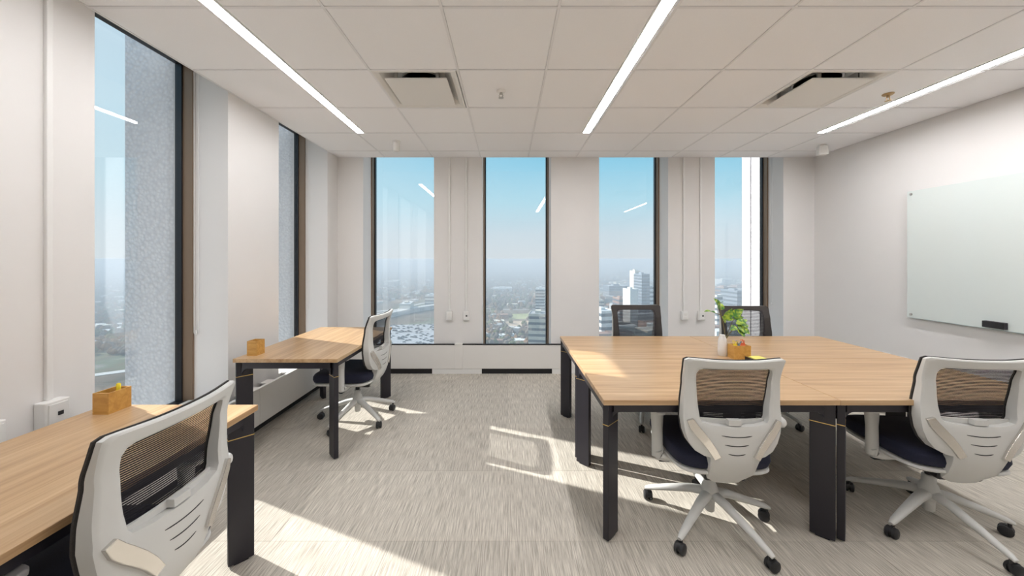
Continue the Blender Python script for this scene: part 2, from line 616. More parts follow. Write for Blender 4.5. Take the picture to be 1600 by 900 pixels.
# ceiling with lay-in tiles
GX = [XL + 0.609 * i for i in range(11)]
GY = [2.446 + 0.61 * i for i in range(-9, 4)]
GY = [YF] + [g for g in GY if g > YF + 0.05] + [YB]
ce = MB().box(XL + 0.002, XR, YF, YB, ZC + 0.20, ZT).build('ceiling', WHITE)
tag(ce, 'white suspended ceiling of square lay in tiles', 'ceiling', kind='structure')
MB().box(XL, XL + 0.012, YF, YB, ZC, ZC + 0.20).build('edge_angle', CEILG, ce)
MB().box(XL + .012, XR, YB - 0.012, YB, ZC, ZC + 0.20).build('edge_angle', CEILG, ce)
o = MB().box(XL - WT, XL, YF, YB + WT, ZT, ZT + 0.15).box(XL, XR + 0.15, YF, YB + WT, ZT, ZT + 0.15).build('ceiling_slab', WHITE)  # slab over the ceiling and window recess, keeps the sky out
tag(o, 'floor slab above the suspended ceiling', 'slab', kind='structure')
LIGHTS = [(-1.548, -1.478), (0.775, 0.847), (3.185, 3.255)]
LY0, LY1 = 0.02, 3.655
for gx in GX[1:-1]:
    MB().box(gx - 0.0075, gx + 0.0075, YF, YB - 0.012, ZC, ZC + 0.03).build('grid_tee', CEILG, ce)
for gy in GY[1:-1]:
    cuts = [XL + 0.012]
    for l0, l1 in (LIGHTS if LY0 < gy < LY1 else []):
        cuts += [l0 - 0.009, l1 + 0.009]
    cuts.append(XR)
    for a, b in zip(cuts[::2], cuts[1::2]):
        MB().box(a, b, gy - 0.0075, gy + 0.0075, ZC + 0.0002, ZC + 0.0302).build('cross_tee', CEILG, ce)
DIFF = [(-0.957, -0.352, 2.446, 3.056), (2.09, 2.70, 2.446, 3.056)]
cache = {}
for i in range(len(GX) - 1):
    for j in range(len(GY) - 1):
        x0, x1, y0, y1 = GX[i] + 0.0085, GX[i + 1] - 0.0085, GY[j] + 0.0085, GY[j + 1] - 0.0085
        xm, ym = (x0 + x1) / 2, (y0 + y1) / 2
        if any(d[0] < xm < d[1] and d[2] < ym < d[3] for d in DIFF):
            continue
        for (l0, l1) in LIGHTS:           # a tile beside a light is cut back to make room
            if LY0 < ym < LY1 + 0.0 and l0 - 0.03 < x1 and l1 + 0.03 > x0:
                if l0 - x0 < x1 - l1:
                    x0 = max(x0, l1 + 0.012)
                else:
                    x1 = min(x1, l0 - 0.012)
        key = (round(x1 - x0, 3), round(y1 - y0, 3))
        if key not in cache:
            t = MB().box(-key[0] / 2, key[0] / 2, -key[1] / 2, key[1] / 2, 0.0035, 0.02).build('ceiling_tile', CEILT, ce)
            cache[key] = t
        else:
            t = cache[key].copy()
            COL.objects.link(t)
            t.parent = ce
        t.location = ((x0 + x1) / 2, (y0 + y1) / 2, ZC)

# baseboard on the right wall
o = MB().box(XR - 0.014, XR, YF, YB, 0, 0.10).build('baseboard_right', WHITE, bevel=0.003)
tag(o, 'low white baseboard along the right wall', 'baseboard', kind='structure')

# ------------------------------------------------------------------ convector covers under the windows
hb = empty('convector_cover', (0, YB, 0))
tag(hb, 'long low white convector cover under the far windows', 'heater cover')
HB = 0.045
edges = [-2.06, -0.62, 0.90, 2.42, 3.90]
for a, b in zip(edges[:-1], edges[1:]):
    MB().box(a + 0.002, b - 0.002, -HB, -0.002, 0.066, 0.368).build('panel', HEAT, hb, bevel=0.004)
for e in edges[1:-1]:
    MB().box(e - 0.05, e + 0.05, -HB - 0.004, -0.002, 0.064, 0.384).build('joint_strip', HEAT, hb, bevel=0.003)
MB().box(-2.06, 3.90, -HB - 0.003, -0.002, 0.3685, 0.374).build('top_edge', BLACK, hb)
for a, b in ((-2.06, -0.955), (-0.327, 0.565), (1.17, 2.06), (2.65, 3.53)):
    MB().box(a, b, -0.03, -0.002, 0.0, 0.064).build('air_slot', BLACK, hb)
for a, b in ((-0.955, -0.327), (0.565, 1.17), (2.06, 2.65), (3.53, 3.90)):
    MB().box(a, b, -HB + 0.006, -0.002, 0.0, 0.064).build('kick_plate', WHITE, hb)
for a, b in BW:
    MB().box(a + 0.004, b - 0.004, 0.002, 0.29, 0.217, 0.235).build('sill_board', HEAT, hb)

hl = empty('convector_cover', (XL, 0, 0))
tag(hl, 'long low white convector cover with slotted top along the left wall', 'heater cover')
HD = 0.10
edges = [-2.5, -0.97, 0.55, 2.06, 2.97, 4.49]
for a, b in zip(edges[:-1], edges[1:]):
    MB().box(HD - 0.015, HD, a + 0.002, b - 0.002, 0.07, 0.366).build('panel', HEAT, hl, bevel=0.003)
    MB().box(0.07, HD + 0.002, a + 0.002, b - 0.002, 0.366, 0.374).build('top_edge', HEAT, hl, bevel=0.002)
MB().box(0.001, 0.07, -2.5, 4.49, 0.30, 0.33).build('grille_bed', BLACK, hl)
for i in range(24):
    yy = -2.4 + i * 0.29
    MB().box(0.002, 0.069, yy, yy + (0.10 if i % 2 else 0.2), 0.355, 0.368).build('grille_bar', HEAT, hl)
MB().box(0.001, 0.05, -2.5, 4.49, 0.0, 0.07).build('air_slot', BLACK, hl)
for a, b in LW:
    MB().box(-0.29, -0.001, a + 0.004, b - 0.004, 0.347, 0.366).build('sill_board', HEAT, hl)

# ------------------------------------------------------------------ ceiling fittings
def linear_light(l0, l1, lab, led):
    r = empty('linear_light', ((l0 + l1) / 2, (LY0 + LY1) / 2, ZC))
    tag(r, lab, 'ceiling light', 'recessed strip lights')
    h, L = (l1 - l0) / 2, (LY1 - LY0) / 2
    MB().box(-h, h, -L, L, 0.004, 0.010).build('diffuser', led, r)
    MB().box(-h - 0.008, -h, -L - 0.006, L + 0.006, -0.002, 0.05).build('trim_flange', WHITE, r)
    MB().box(h, h + 0.008, -L - 0.006, L + 0.006, -0.002, 0.05).build('trim_flange', WHITE, r)
    MB().box(-h, h, L, L + 0.006, -0.002, 0.05).build('end_cap', WHITE, r)
    MB().box(-h, h, -L - 0.006, -L, -0.002, 0.05).build('end_cap', WHITE, r)
linear_light(*LIGHTS[0], 'recessed strip light on the left, nearest the windows of the left wall', LED[0])
linear_light(*LIGHTS[1], 'recessed strip light in the middle of the ceiling', LED[1])
linear_light(*LIGHTS[2], 'recessed strip light on the right, nearest the glass board', LED[2])

def diffuser(d, lab):
    x0, x1, y0, y1 = d
    c = ((x0 + x1) / 2, (y0 + y1) / 2, ZC)
    r = empty('air_diffuser', c)
    tag(r, lab, 'air vent', 'square ceiling air diffusers')
    a, b, i = 0.296, 0.262, 0.205
    mb = MB()
    rings = [(a, 0.012), (a, 0.001), (b + 0.018, 0.001), (b - 0.008, 0.012), (i - 0.02, 0.085)]
    for h, z in rings:
        mb.v += [(-h, -h, z), (h, -h, z), (h, h, z), (-h, h, z)]
    for q in range(len(rings) - 1):
        for e in range(4):
            f = (e + 1) % 4
            mb.f.append((q * 4 + e, q * 4 + f, q * 4 + 4 + f, q * 4 + 4 + e))
    mb.f.append((16, 17, 18, 19))
    mb.build('pan', VENT, r)
    MB().lathe([(0.145, 0.0), (0.145, 0.006)], 28, (0, 0, 0.078)).build('neck', BLACK, r)
    MB().lathe([(0.157, 0.0), (0.157, 0.008), (0.145, 0.008), (0.145, 0.0)], 28, (0, 0, 0.074)).build('neck_collar', STEEL, r)
    MB().box(-0.222, 0.222, -0.222, 0.222, -0.016, -0.006).build('plaque', VENT, r, bevel=0.004)
    for sx in (-0.15, 0.15):
        for sy in (-0.19, 0.19):
            MB().box(sx - 0.012, sx + 0.012, sy - 0.006, sy + 0.006, -0.006, 0.083).build('hanger_clip', STEEL, r)
diffuser(DIFF[0], 'square white air diffuser in the ceiling left of the middle strip light')
diffuser(DIFF[1], 'square white air diffuser in the ceiling right of the middle strip light')

def sprinkler(x, y, mat, lab):
    r = empty('fire_sprinkler', (x, y, ZC))
    tag(r, lab, 'sprinkler', 'ceiling fire sprinklers')
    MB().lathe([(0.036, 0.003), (0.036, -0.002), (0.026, -0.010), (0.012, -0.012)], 24).build('escutcheon', WHITE if mat is STEEL else mat, r, smooth=True)
    MB().lathe([(0.012, -0.008), (0.012, -0.022), (0.008, -0.026)], 12).build('body', mat, r)
    for s in (-1, 1):
        MB().tube([(0.009 * s, 0, -0.022), (0.015 * s, 0, -0.036), (0.004 * s, 0, -0.050)], 0.0035, 6).build('yoke_arm', mat, r)
    MB().lathe([(0.020, -0.050), (0.020, -0.053), (0.006, -0.056)], 16).build('deflector', mat, r)
sprinkler(-0.05, 2.75, STEEL, 'chrome fire sprinkler with white ring beside the left diffuser')
sprinkler(3.0, 2.80, BRASS, 'brass fire sprinkler beside the right strip light')

r = empty('ceiling_sensor', (-1.225, 3.92, ZC))
tag(r, 'small white cylinder sensor hanging from the ceiling by the first far window', 'sensor')
MB().lathe([(0.043, 0.004), (0.043, -0.012), (0.036, -0.014), (0.036, -0.10), (0.030, -0.108)], 24).build('housing', WHITE, r, smooth=True)
MB().lathe([(0.024, -0.108), (0.020, -0.112)], 20).build('lens', VENT, r)
r = empty('ceiling_sensor', (3.59, 4.05, ZC), R(-20))
tag(r, 'small white box sensor hanging from the ceiling in the right corner', 'sensor')
MB().box(-0.03, 0.03, -0.03, 0.03, -0.012, 0.0).build('mount', WHITE, r)
MB().rbox((0, 0, -0.062), (0.095, 0.08, 0.10), 0, 0.9).build('housing', WHITE, r, bevel=0.008)
MB().rbox((0, -0.041, -0.065), (0.06, 0.004, 0.05)).build('front_cover', VENT, r)

# ------------------------------------------------------------------ raceways, outlets, blind cords
def raceway(P, s, lab, port, zbox=0.735, bw=0.075, bh=0.115, bd=0.045, rw=0.022):
    r = empty('cable_raceway', P(s, 0, zbox - bh / 2))
    tag(r, lab, 'cable raceway', 'white surface raceways with socket boxes')
    org = Vector(r.location)
    def part(nm, mat, q, bevel=0.0):
        mb = MB()
        wbox(mb, P, *q)
        mb.v = [tuple(Vector(v) - org) for v in mb.v]
        return mb.build(nm, mat, r, bevel=bevel)
    part('channel', WHITE, (s - rw / 2, s + rw / 2, -0.018, -0.0005, zbox + bh / 2, ZC), 0.003)
    bx = part('socket_box', WHITE, (s - bw / 2, s + bw / 2, -bd, -0.0005, zbox - bh / 2, zbox + bh / 2), 0.005)
    part('face_plate', WHITE, (s - bw * 0.38, s + bw * 0.38, -bd - 0.004, -bd, zbox - bh * 0.4, zbox + bh * 0.4), 0.002)
    if port:
        part('data_port', BPLAST, (s - 0.004, s + 0.016, -bd - 0.007, -bd - 0.003, zbox - 0.008, zbox + 0.010))
    else:
        for dz in (-0.022, 0.022):
            part('outlet', VENT, (s - 0.016, s + 0.016, -bd - 0.006, -bd - 0.003, zbox + dz - 0.014, zbox + dz + 0.014), 0.002)
raceway(pb, -0.74, 'white raceway and power box, left one of the pair between the left far windows', False)
raceway(pb, -0.525, 'white data box with black port, right one of the pair between the left far windows', True)
raceway(pb, 2.25, 'white raceway and power box, left one of the pair behind the desk cluster', False)
raceway(pb, 2.465, 'white raceway and data box with black port, behind the potted plant', True)
raceway(pl, 1.672, 'white raceway and data box with black port above the near left desk', True, 0.728, 0.095, 0.125, 0.055, 0.024)
o = empty('socket_box', pl(1.478, 0, 0.655))
tag(o, 'white socket box cut by the left picture edge above the near desk', 'socket')
MB().box(0, 0.03, -0.04, 0.04, 0, 0.115).build('box', WHITE, o, bevel=0.004)
MB().box(0.03, 0.034, -0.03, 0.03, 0.012, 0.103).build('face_plate', WHITE, o, bevel=0.002)
for yy, lab in ((3.67, 'white wall socket low on the right wall, farther from the viewer'), (3.51, 'white wall socket low on the right wall, nearer the viewer')):
    o = empty('wall_socket', (XR, yy, 0.43))
    tag(o, lab, 'socket', 'sockets low on the right wall')
    MB().box(-0.008, 0, -0.036, 0.036, -0.058, 0.058).build('face_plate', WHITE, o, bevel=0.002)
    for dz in (-0.022, 0.022):
        MB().box(-0.010, -0.007, -0.016, 0.016, dz - 0.014, dz + 0.014).build('outlet', VENT, o, bevel=0.001)

def cord(P, s, o, zb, d, lab):
    r = empty('blind_cord', P(s, o, zb))
    tag(r, lab, 'blind cord', 'looped blind cords in the window recesses')
    a = Vector(P(s, o - 0.018, 0)) - Vector(P(s, o, 0))
    pts = [a * -1 + Vector((0, 0, ZT - zb))]
    for t in range(9):
        q = math.pi * t / 8
        pts.append(a * -math.cos(q) + Vector((0, 0, 0.018 - 0.018 * math.sin(q))))
    pts.append(a + Vector((0, 0, ZT - zb)))
    MB().tube(pts, 0.0022, 6).build('chain', WHITE, r, smooth=True)
    MB().rbox((0, 0, 0.02), (0.012, 0.012, 0.03)).build('tensioner', WHITE, r, bevel=0.003)
cord(pl, 2.745, 0.235, 0.87, 0, 'looped white blind cord in the recess of the near left window')
cord(pl, 4.267, 0.235, 0.85, 0, 'looped white blind cord in the recess of the left window by the corner')
cord(pb, 3.513, 0.19, 0.84, 0, 'looped white blind cord in the recess of the rightmost far window')

# ------------------------------------------------------------------ glass board
r = empty('glass_board', (XR, 3.453, 0.893))
tag(r, 'large frosted glass writing board on the right wall', 'whiteboard')
BL = 1.83
MB().box(-0.036, -0.028, -BL, 0, 0, 1.215).build('glass_sheet', BOARD, r, bevel=0.001)
MB().box(-0.0365, -0.0275, -BL, 0, -0.003, 0.0).build('polished_edge', BEDGE, r)
for yy in (-0.035, -BL / 2, -BL + 0.035):
    for zz in (0.03, 1.185):
        n = 16
        mb = MB()
        mb.tube([(-0.001, yy, zz), (-0.043, yy, zz)], 0.011, n)
        mb.build('standoff', STEEL, r, smooth=True)
r = empty('board_eraser', (XR - 0.0365, 2.82, 0.905))
tag(r, 'dark grey felt eraser stuck at the lower edge of the glass board', 'eraser')
MB().box(-0.022, 0.0, -0.065, 0.065, 0, 0.052).build('felt', FELT, r, bevel=0.003)
MB().box(-0.034, -0.022, -0.065, 0.065, 0, 0.052).build('handle', BPLAST, r, bevel=0.004)

# ------------------------------------------------------------------ desks
DL, DW, DH = 1.21, 0.757, 0.733
def make_desk():
    r = empty('desk')
    hx, hy = DL / 2, DW / 2
    MB().box(-hx + 0.001, hx - 0.001, -hy + 0.001, hy - 0.001, DH - 0.027, DH).build('tabletop', WOOD, r, bevel=0.002)
    z0, z1 = DH - 0.074, DH - 0.028
    for s in (-1, 1):
        y = s * (hy - 0.045)
        MB().box(-hx + 0.06, hx - 0.06, y - 0.015, y + 0.015, z0, z1).build('long_rail', LEG, r, bevel=0.002)
        x = s * (hx - 0.028)
        MB().box(x - 0.015, x + 0.015, -hy + 0.06, hy - 0.06, z0, z1).build('end_rail', LEG, r, bevel=0.002)
    for sx in (-1, 1):
        for sy in (-1, 1):
            cx, cy = sx * (hx - 0.050), sy * (hy - 0.050)
            ang = math.atan2(sy, sx)
            lg = empty_mesh_leg(ang).build('leg', LEG, r, loc=(cx, cy, 0), bevel=0.003)
            MB().rbox((0, 0, 0.600), (0.104, 0.0335, 0.0035), ang).build('brass_line', GOLD, lg)
            # curved gusset from leg to both rails
            for (dx, dy, L) in ((-sx, 0, 1), (0, -sy, 1)):
                mb = MB()
                base = []
                for q in range(7):
                    t = R(90) * q / 6
                    base.append((0.045 - 0.045 * math.sin(t), -0.045 + 0.045 * math.cos(t)))
                prof = [(0, 0)] + [(a, b) for a, b in base]
                if dx:
                    oy = sy * (hy - 0.045)
                    ox = sx * (hx - 0.055)
                    pts = lambda a, b, w: (ox + dx * a, oy + w, z0 + b)
                else:
                    ox = sx * (hx - 0.028)
                    oy = sy * (hy - 0.055)
                    pts = lambda a, b, w: (ox + w, oy + dy * a, z0 + b)
                n = len(prof)
                mb.v = [pts(a, b, -0.012) for a, b in prof] + [pts(a, b, 0.012) for a, b in prof]
                for i in range(1, n - 1):
                    mb.f.append((0, i, i + 1))
                    mb.f.append((n, n + i + 1, n + i))
                for i in range(n):
                    j = (i + 1) % n
                    mb.f.append((i, j, n + j, n + i))
                mb.v = [(x - cx, y - cy, z) for x, y, z in mb.v]
                mb.build('gusset', LEG, lg)
    return r
def empty_mesh_leg(ang):
    mb = MB()
    mb.rbox((0, 0, (DH - 0.028) / 2 + 0.004), (0.102, 0.032, DH - 0.028 - 0.008), ang)
    mb.rbox((0, 0, 0.003), (0.06, 0.026, 0.006), ang)
    return mb

desk0 = make_desk()
TX0, TY0 = 0.490, 1.812
spots = [
    (TX0 + DL / 2, TY0 + DW / 2, 0, 'oak topped desk with black legs, near left one of the four pushed together'),
    (TX0 + DL * 1.5, TY0 + DW / 2, 0, 'oak topped desk with black legs, near right one of the four pushed together'),
    (TX0 + DL / 2, TY0 + DW * 1.5, 0, 'oak topped desk with black legs, far left one of the four pushed together'),
    (TX0 + DL * 1.5, TY0 + DW * 1.5, 0, 'oak topped desk with black legs, far right one of the four pushed together'),
    (-1.612, 1.155, R(90), 'oak topped desk cut by the left picture edge, under the near window'),
    (-1.605, 3.165, R(90), 'oak topped desk standing alone in the far left corner'),
]
for i, (x, y, rz, lab) in enumerate(spots):
    d = desk0 if i == 0 else copy_tree(desk0)
    d.location = (x, y, 0)
    d.rotation_euler.z = rz
    tag(d, lab, 'desk', 'oak topped desks with black blade legs')

# ------------------------------------------------------------------ task chairs (local +Y is the way the sitter faces)
def lerp_table(tab, z):
    if z <= tab[0][0]:
        return tab[0][1]
    for (a, va), (b, vb) in zip(tab[:-1], tab[1:]):
        if z <= b:
            t = (z - a) / (b - a)
            t = t * t * (3 - 2 * t) * 0.5 + t * 0.5
            return va + (vb - va) * t
    return tab[-1][1]
BACKP = [(0.33, -0.105), (0.40, -0.165), (0.48, -0.190), (0.60, -0.192), (0.72, -0.190), (0.85, -0.207), (0.98, -0.252)]
def deep(z):
    return 0.024 + 0.030 * max(0.0, min(1.0, (0.93 - z) / 0.25))
def bmap(u, z, off):
    return (u, lerp_table(BACKP, z) + 0.62 * u * u + off, z)
OUT = [(0, .966), (.10, .967), (.19, .971), (.222, .971), (.238, .962), (.238, .945), (.234, .90), (.231, .83), (.234, .74), (.237, .66), (.230, .60), (.213, .552), (.186, .514), (.145, .492),
       (.118, .487), (.112, .44), (.108, .385), (.095, .340), (.06, .320), (0, .316)]
INN = [(0, .922), (.10, .922), (.155, .921), (.174, .913), (.182, .893), (.180, .85), (.176, .78), (.170, .72), (.165, .672), (.154, .655), (.10, .645), (0, .640)]
CEN = (0.0, 0.79)
def star(poly, th):
    dx, dz = math.sin(th), math.cos(th)
    m = 1
    if dx < 0:
        dx, m = -dx, -1
    if dx < 1e-6:
        z = poly[0][1] if dz > 0 else poly[-1][1]
        return (0.0, z)
    best = None
    for (a, b), (c, d) in zip(poly[:-1], poly[1:]):
        ex, ez = c - a, d - b
        det = dx * -ez + ex * dz
        if abs(det) < 1e-12:
            continue
        rx, rz_ = a - CEN[0], b - CEN[1]
        t = (rx * -ez + ex * rz_) / det
        s = (dx * rz_ - dz * rx) / det
        if -1e-6 <= s <= 1 + 1e-6 and t > 0:
            best = t
    return (m * best * dx, CEN[1] + best * dz)
def angles():
    a = set()
    for p in OUT + INN:
        t = math.atan2(p[0], p[1] - CEN[1])
        a.add(round(t, 5))
        a.add(round(-t, 5))
    for k in range(72):
        a.add(round(-math.pi + 2 * math.pi * k / 72, 5))
    a = sorted(a)
    res = [a[0]]
    for t in a[1:]:
        if t - res[-1] > 0.012:
            res.append(t)
    if res[0] <= -math.pi + 1e-3 and res[-1] >= math.pi - 0.013:
        res.pop()
    return res
ANG = angles()
def ring_mesh(o_in, o_out, grow=0.0, shrink=0.0, K=7, edge_in=0.0, back=False):
    """solid ring between opening and outline; o_in / o_out: y offsets of front and back skins"""
    mb = MB()
    n = len(ANG)
    for off in (o_in, o_out):
        for k in range(K + 1):
            f = k / K
            for th in ANG:
                a, b = star(INN, th), star(OUT, th)
                la = math.hypot(a[0], a[1] - CEN[1]) + shrink
                lb = math.hypot(b[0], b[1] - CEN[1]) + grow
                l = la + (lb - la) * f
                u, z = l * math.sin(th), CEN[1] + l * math.cos(th)
                oo = off - (deep(z) if back and off == o_out else 0.0)
                if k in (0, K):
                    oo = off + (edge_in if off == o_out else -edge_in)
                    if back and off == o_out:
                        oo -= deep(z)
                mb.v.append(bmap(u, z, oo))
    L = n * (K + 1)
    for s in (0, 1):
        for k in range(K):
            for i in range(n):
                j = (i + 1) % n
                q = (s * L + k * n + i, s * L + k * n + j, s * L + (k + 1) * n + j, s * L + (k + 1) * n + i)
                mb.f.append(q if s == 1 else q[::-1])
    for i in range(n):
        j = (i + 1) % n
        mb.f.append((i, j, L + j, L + i))
        mb.f.append((K * n + j, K * n + i, L + K * n + i, L + K * n + j))
    return mb
def strip_mesh(pts, widths, off0, off1, back=False):
    """bar laid on the back surface along (u,z) points"""
    mb = MB()
    n = len(pts)
    for off in (off0, off1):
        for i, (u, z) in enumerate(pts):
            a, b = pts[max(i - 1, 0)], pts[min(i + 1, n - 1)]
            dx, dz = b[0] - a[0], b[1] - a[1]
            L = math.hypot(dx, dz)
            nx, nz = -dz / L, dx / L
            h = widths[i] / 2
            for q in (1, -1):
                zz = z + q * nz * h
                mb.v.append(bmap(u + q * nx * h, zz, off - (deep(zz) if back else 0.0)))
    m = 2 * n
    for i in range(n - 1):
        a, b, c, d = 2 * i, 2 * i + 1, 2 * i + 3, 2 * i + 2
        mb.f += [(a, b, c, d), (m + d, m + c, m + b, m + a), (a, d, m + d, m + a), (b, m + b, m + c, c)]
    mb.f += [(0, m, m + 1, 1), (2 * n - 2, 2 * n - 1, m + 2 * n - 1, m + 2 * n - 2)]
    return mb

def cushion(hw, y0, y1, z0, z1, drop, nx=15, ny=15):
    """rounded seat pad with waterfall front edge"""
    mb = MB()
    def outline(a):
        # superellipse in plan
        c, s = math.cos(a), math.sin(a)
        e = 0.42
        return (hw * math.copysign(abs(c) ** e, c), (y0 + y1) / 2 + (y1 - y0) / 2 * math.copysign(abs(s) ** e, s))
    N = 44
    lev = [(0.86, z0), (0.965, z0 + 0.004), (1.0, z0 + (z1 - z0) * 0.4), (0.99, z0 + (z1 - z0) * 0.72), (0.955, z1 - 0.006), (0.88, z1), (0.5, z1 - 0.006), (0.15, z1 - 0.008)]
    cy = (y0 + y1) / 2
    for sc, z in lev:
        for i in range(N):
            x, y = outline(2 * math.pi * i / N)
            x, y = x * sc, cy + (y - cy) * sc
            f = max(0.0, (y - (y1 - 0.14)) / 0.14)
            mb.v.append((x, y, z - drop * f * f))
    for q in range(len(lev) - 1):
        for i in range(N):
            j = (i + 1) % N
            mb.f.append((q * N + i, q * N + j, (q + 1) * N + j, (q + 1) * N + i))
    mb.f.append(tuple(range(N))[::-1])
    mb.f.append(tuple((len(lev) - 1) * N + i for i in range(N)))
    return mb

def make_chair():
    r = empty('task_chair')
    sh = ring_mesh(-0.002, -0.004, K=8, edge_in=0.005, back=True).build('back_shell', SHELL, r, smooth=True)
    tr = ring_mesh(0.006, 0.0, grow=0.002, shrink=0.003, K=8, edge_in=0.0).build('back_trim', SKIN, r, smooth=True)
    # knit panel
    mb = MB()
    nu, nz = 12, 12
    for a in range(nz + 1):
        z = 0.632 + (0.930 - 0.632) * a / nz
        for b in range(nu + 1):
            u = (-0.185 + 0.37 * b / nu)
            mb.v.append(bmap(u, z, 0.006))
    for a in range(nz):
        for b in range(nu):
            q = a * (nu + 1) + b
            mb.f.append((q, q + 1, q + nu + 2, q + nu + 1))
    mb.build('mesh_panel', KNIT, r, smooth=True)
    # lumbar bar behind the knit with its slider
    lb = strip_mesh([(-0.16 + 0.32 * i / 10, 0.655) for i in range(11)], [0.022] * 11, -0.016, -0.026).build('lumbar_bar', SHELL, r)
    strip_mesh([(-0.035 + 0.03 * i, 0.659) for i in range(3)], [0.026] * 3, -0.026, -0.052).build('slider_clip', SHELL, lb)
    for z, hwid in ((0.600, 0.072), (0.556, 0.056), (0.512, 0.040)):
        strip_mesh([(-hwid + 2 * hwid * i / 8, z - 0.006 * (1 - (i / 4 - 1) ** 2)) for i in range(9)], [0.002] + [0.0042] * 7 + [0.002], -0.002, -0.0048, True).build('vent_slot', BPLAST, sh)
    for s in (-1, 1):
        P = [(0.212, 0.668), (0.196, 0.636), (0.172, 0.605), (0.145, 0.572), (0.118, 0.535), (0.092, 0.490)]
        strip_mesh([(s * a, b) for a, b in P], [0.030, 0.040, 0.042, 0.040, 0.036, 0.032], -0.002, -0.016, True).build('strut', CHROME, r, bevel=0.002)
    # lumbar knob on one side
    k = bmap(0.226, 0.645, -0.03)
    MB().tube([(0.215, k[1], k[2]), (0.230, k[1], k[2]), (0.252, k[1], k[2]), (0.264, k[1], k[2])], [0.018, 0.026, 0.026, 0.017], 18).build('lumbar_knob', SHELL, r, smooth=True)
    # seat
    cushion(0.250, -0.200, 0.320, 0.402, 0.478, 0.020).build('seat_cushion', SEAT, r, smooth=True)
    cushion(0.244, -0.195, 0.310, 0.370, 0.403, 0.016).build('seat_pan', SHELL, r, smooth=True)
    MB().rbox((0, -0.02, 0.345), (0.20, 0.26, 0.05), 0, 1.1).build('tilt_mechanism', BPLAST, r, bevel=0.01)
    MB().rbox((0, -0.10, 0.352), (0.13, 0.14, 0.03)).build('back_bracket', SHELL, r, bevel=0.008)
    for s in (-1, 1):
        ar = MB()
        ar.tube([(s * 0.12, 0.00, 0.362), (s * 0.24, 0.00, 0.360), (s * 0.276, 0.00, 0.366), (s * 0.285, 0.00, 0.40)], [0.022, 0.024, 0.026, 0.028], 12)
        a = ar.build('armrest_post', SHELL, r, smooth=True)
        MB().tube([(s * 0.285, 0.0, 0.365), (s * 0.285, 0.0, 0.42), (s * 0.286, 0.0, 0.52), (s * 0.286, 0.0, 0.615)], [0.030, 0.031, 0.030, 0.036], 14, 1.0, 0.72).build('sleeve', SHELL, a, smooth=True)
        mb = MB()
        L = []
        for q in range(20):
            t = 2 * math.pi * q / 20
            c, sn = math.cos(t), math.sin(t)
            L.append((s * 0.286 + 0.043 * math.copysign(abs(c) ** 0.55, c), 0.05 + 0.130 * math.copysign(abs(sn) ** 0.55, sn)))
        mb.prism(L, 0.630, 0.652)
        p = mb.build('armrest_pad', PAD, r, bevel=0.007, seg=3)
        mb = MB()
        mb.prism([(s * 0.286 + (x - s * 0.286) * 0.85, 0.05 + (y - 0.05) * 0.85) for x, y in L], 0.612, 0.631)
        mb.build('pad_carrier', SHELL, p, bevel=0.004)
        MB().tube([(s * 0.10, 0.03 + 0.05 * s, 0.345), (s * 0.22, 0.06 + 0.05 * s, 0.338)], 0.006, 8).rbox((s * 0.245, 0.065 + 0.05 * s, 0.336), (0.055, 0.03, 0.014)).build('control_lever', BPLAST, r, bevel=0.003)
    MB().lathe([(0.017, 0.24), (0.017, 0.33)], 16).lathe([(0.03, 0.315), (0.034, 0.325), (0.034, 0.335)], 16).build('gas_piston', BPLAST, r, smooth=True)
    # five star base
    b = MB().lathe([(0.020, 0.07), (0.024, 0.075), (0.026, 0.13), (0.040, 0.14), (0.044, 0.185), (0.036, 0.215), (0.029, 0.225), (0.029, 0.262), (0.024, 0.268)], 24).build('base', SHELL, r, smooth=True)
    for q in range(5):
        t = 2 * math.pi * q / 5
        d = Vector((math.cos(t), math.sin(t), 0))
        pts = [d * 0.02 + Vector((0, 0, 0.172)), d * 0.10 + Vector((0, 0, 0.158)), d * 0.22 + Vector((0, 0, 0.118)), d * 0.315 + Vector((0, 0, 0.083)), d * 0.338 + Vector((0, 0, 0.072))]
        MB().tube(pts, [0.031, 0.028, 0.023, 0.018, 0.012], 12, 0.92, 0.75).build('base_leg', SHELL, b, smooth=True)
        c = d * 0.322
        ca = t + 0.9 + q * 1.3
        e = Vector((math.cos(ca), math.sin(ca), 0))
        f = Vector((-e.y, e.x, 0))
        mb = MB()
        mb.tube([c + Vector((0, 0, 0.045)), c + Vector((0, 0, 0.080))], 0.008, 8)
        cw = c + f * 0.012
        for s in (-1, 1):
            a0 = cw + e * (s * 0.006) + Vector((0, 0, 0.0275))
            a1 = cw + e * (s * 0.024) + Vector((0, 0, 0.0275))
            mb.tube([a0, a0 * 0.3 + a1 * 0.7, a1], [0.0275, 0.0275, 0.021], 18)
        mb.tube([cw + e * -0.007 + Vector((0, 0, 0.034)), cw + e * 0.007 + Vector((0, 0, 0.034))], 0.024, 12)
        mb.build('caster', BPLAST, b, smooth=True)
    return r, b

chair0, _b = make_chair()
def base_of(c):
    return [o for o in c.children if o.name.split('.')[0] == 'base'][0]
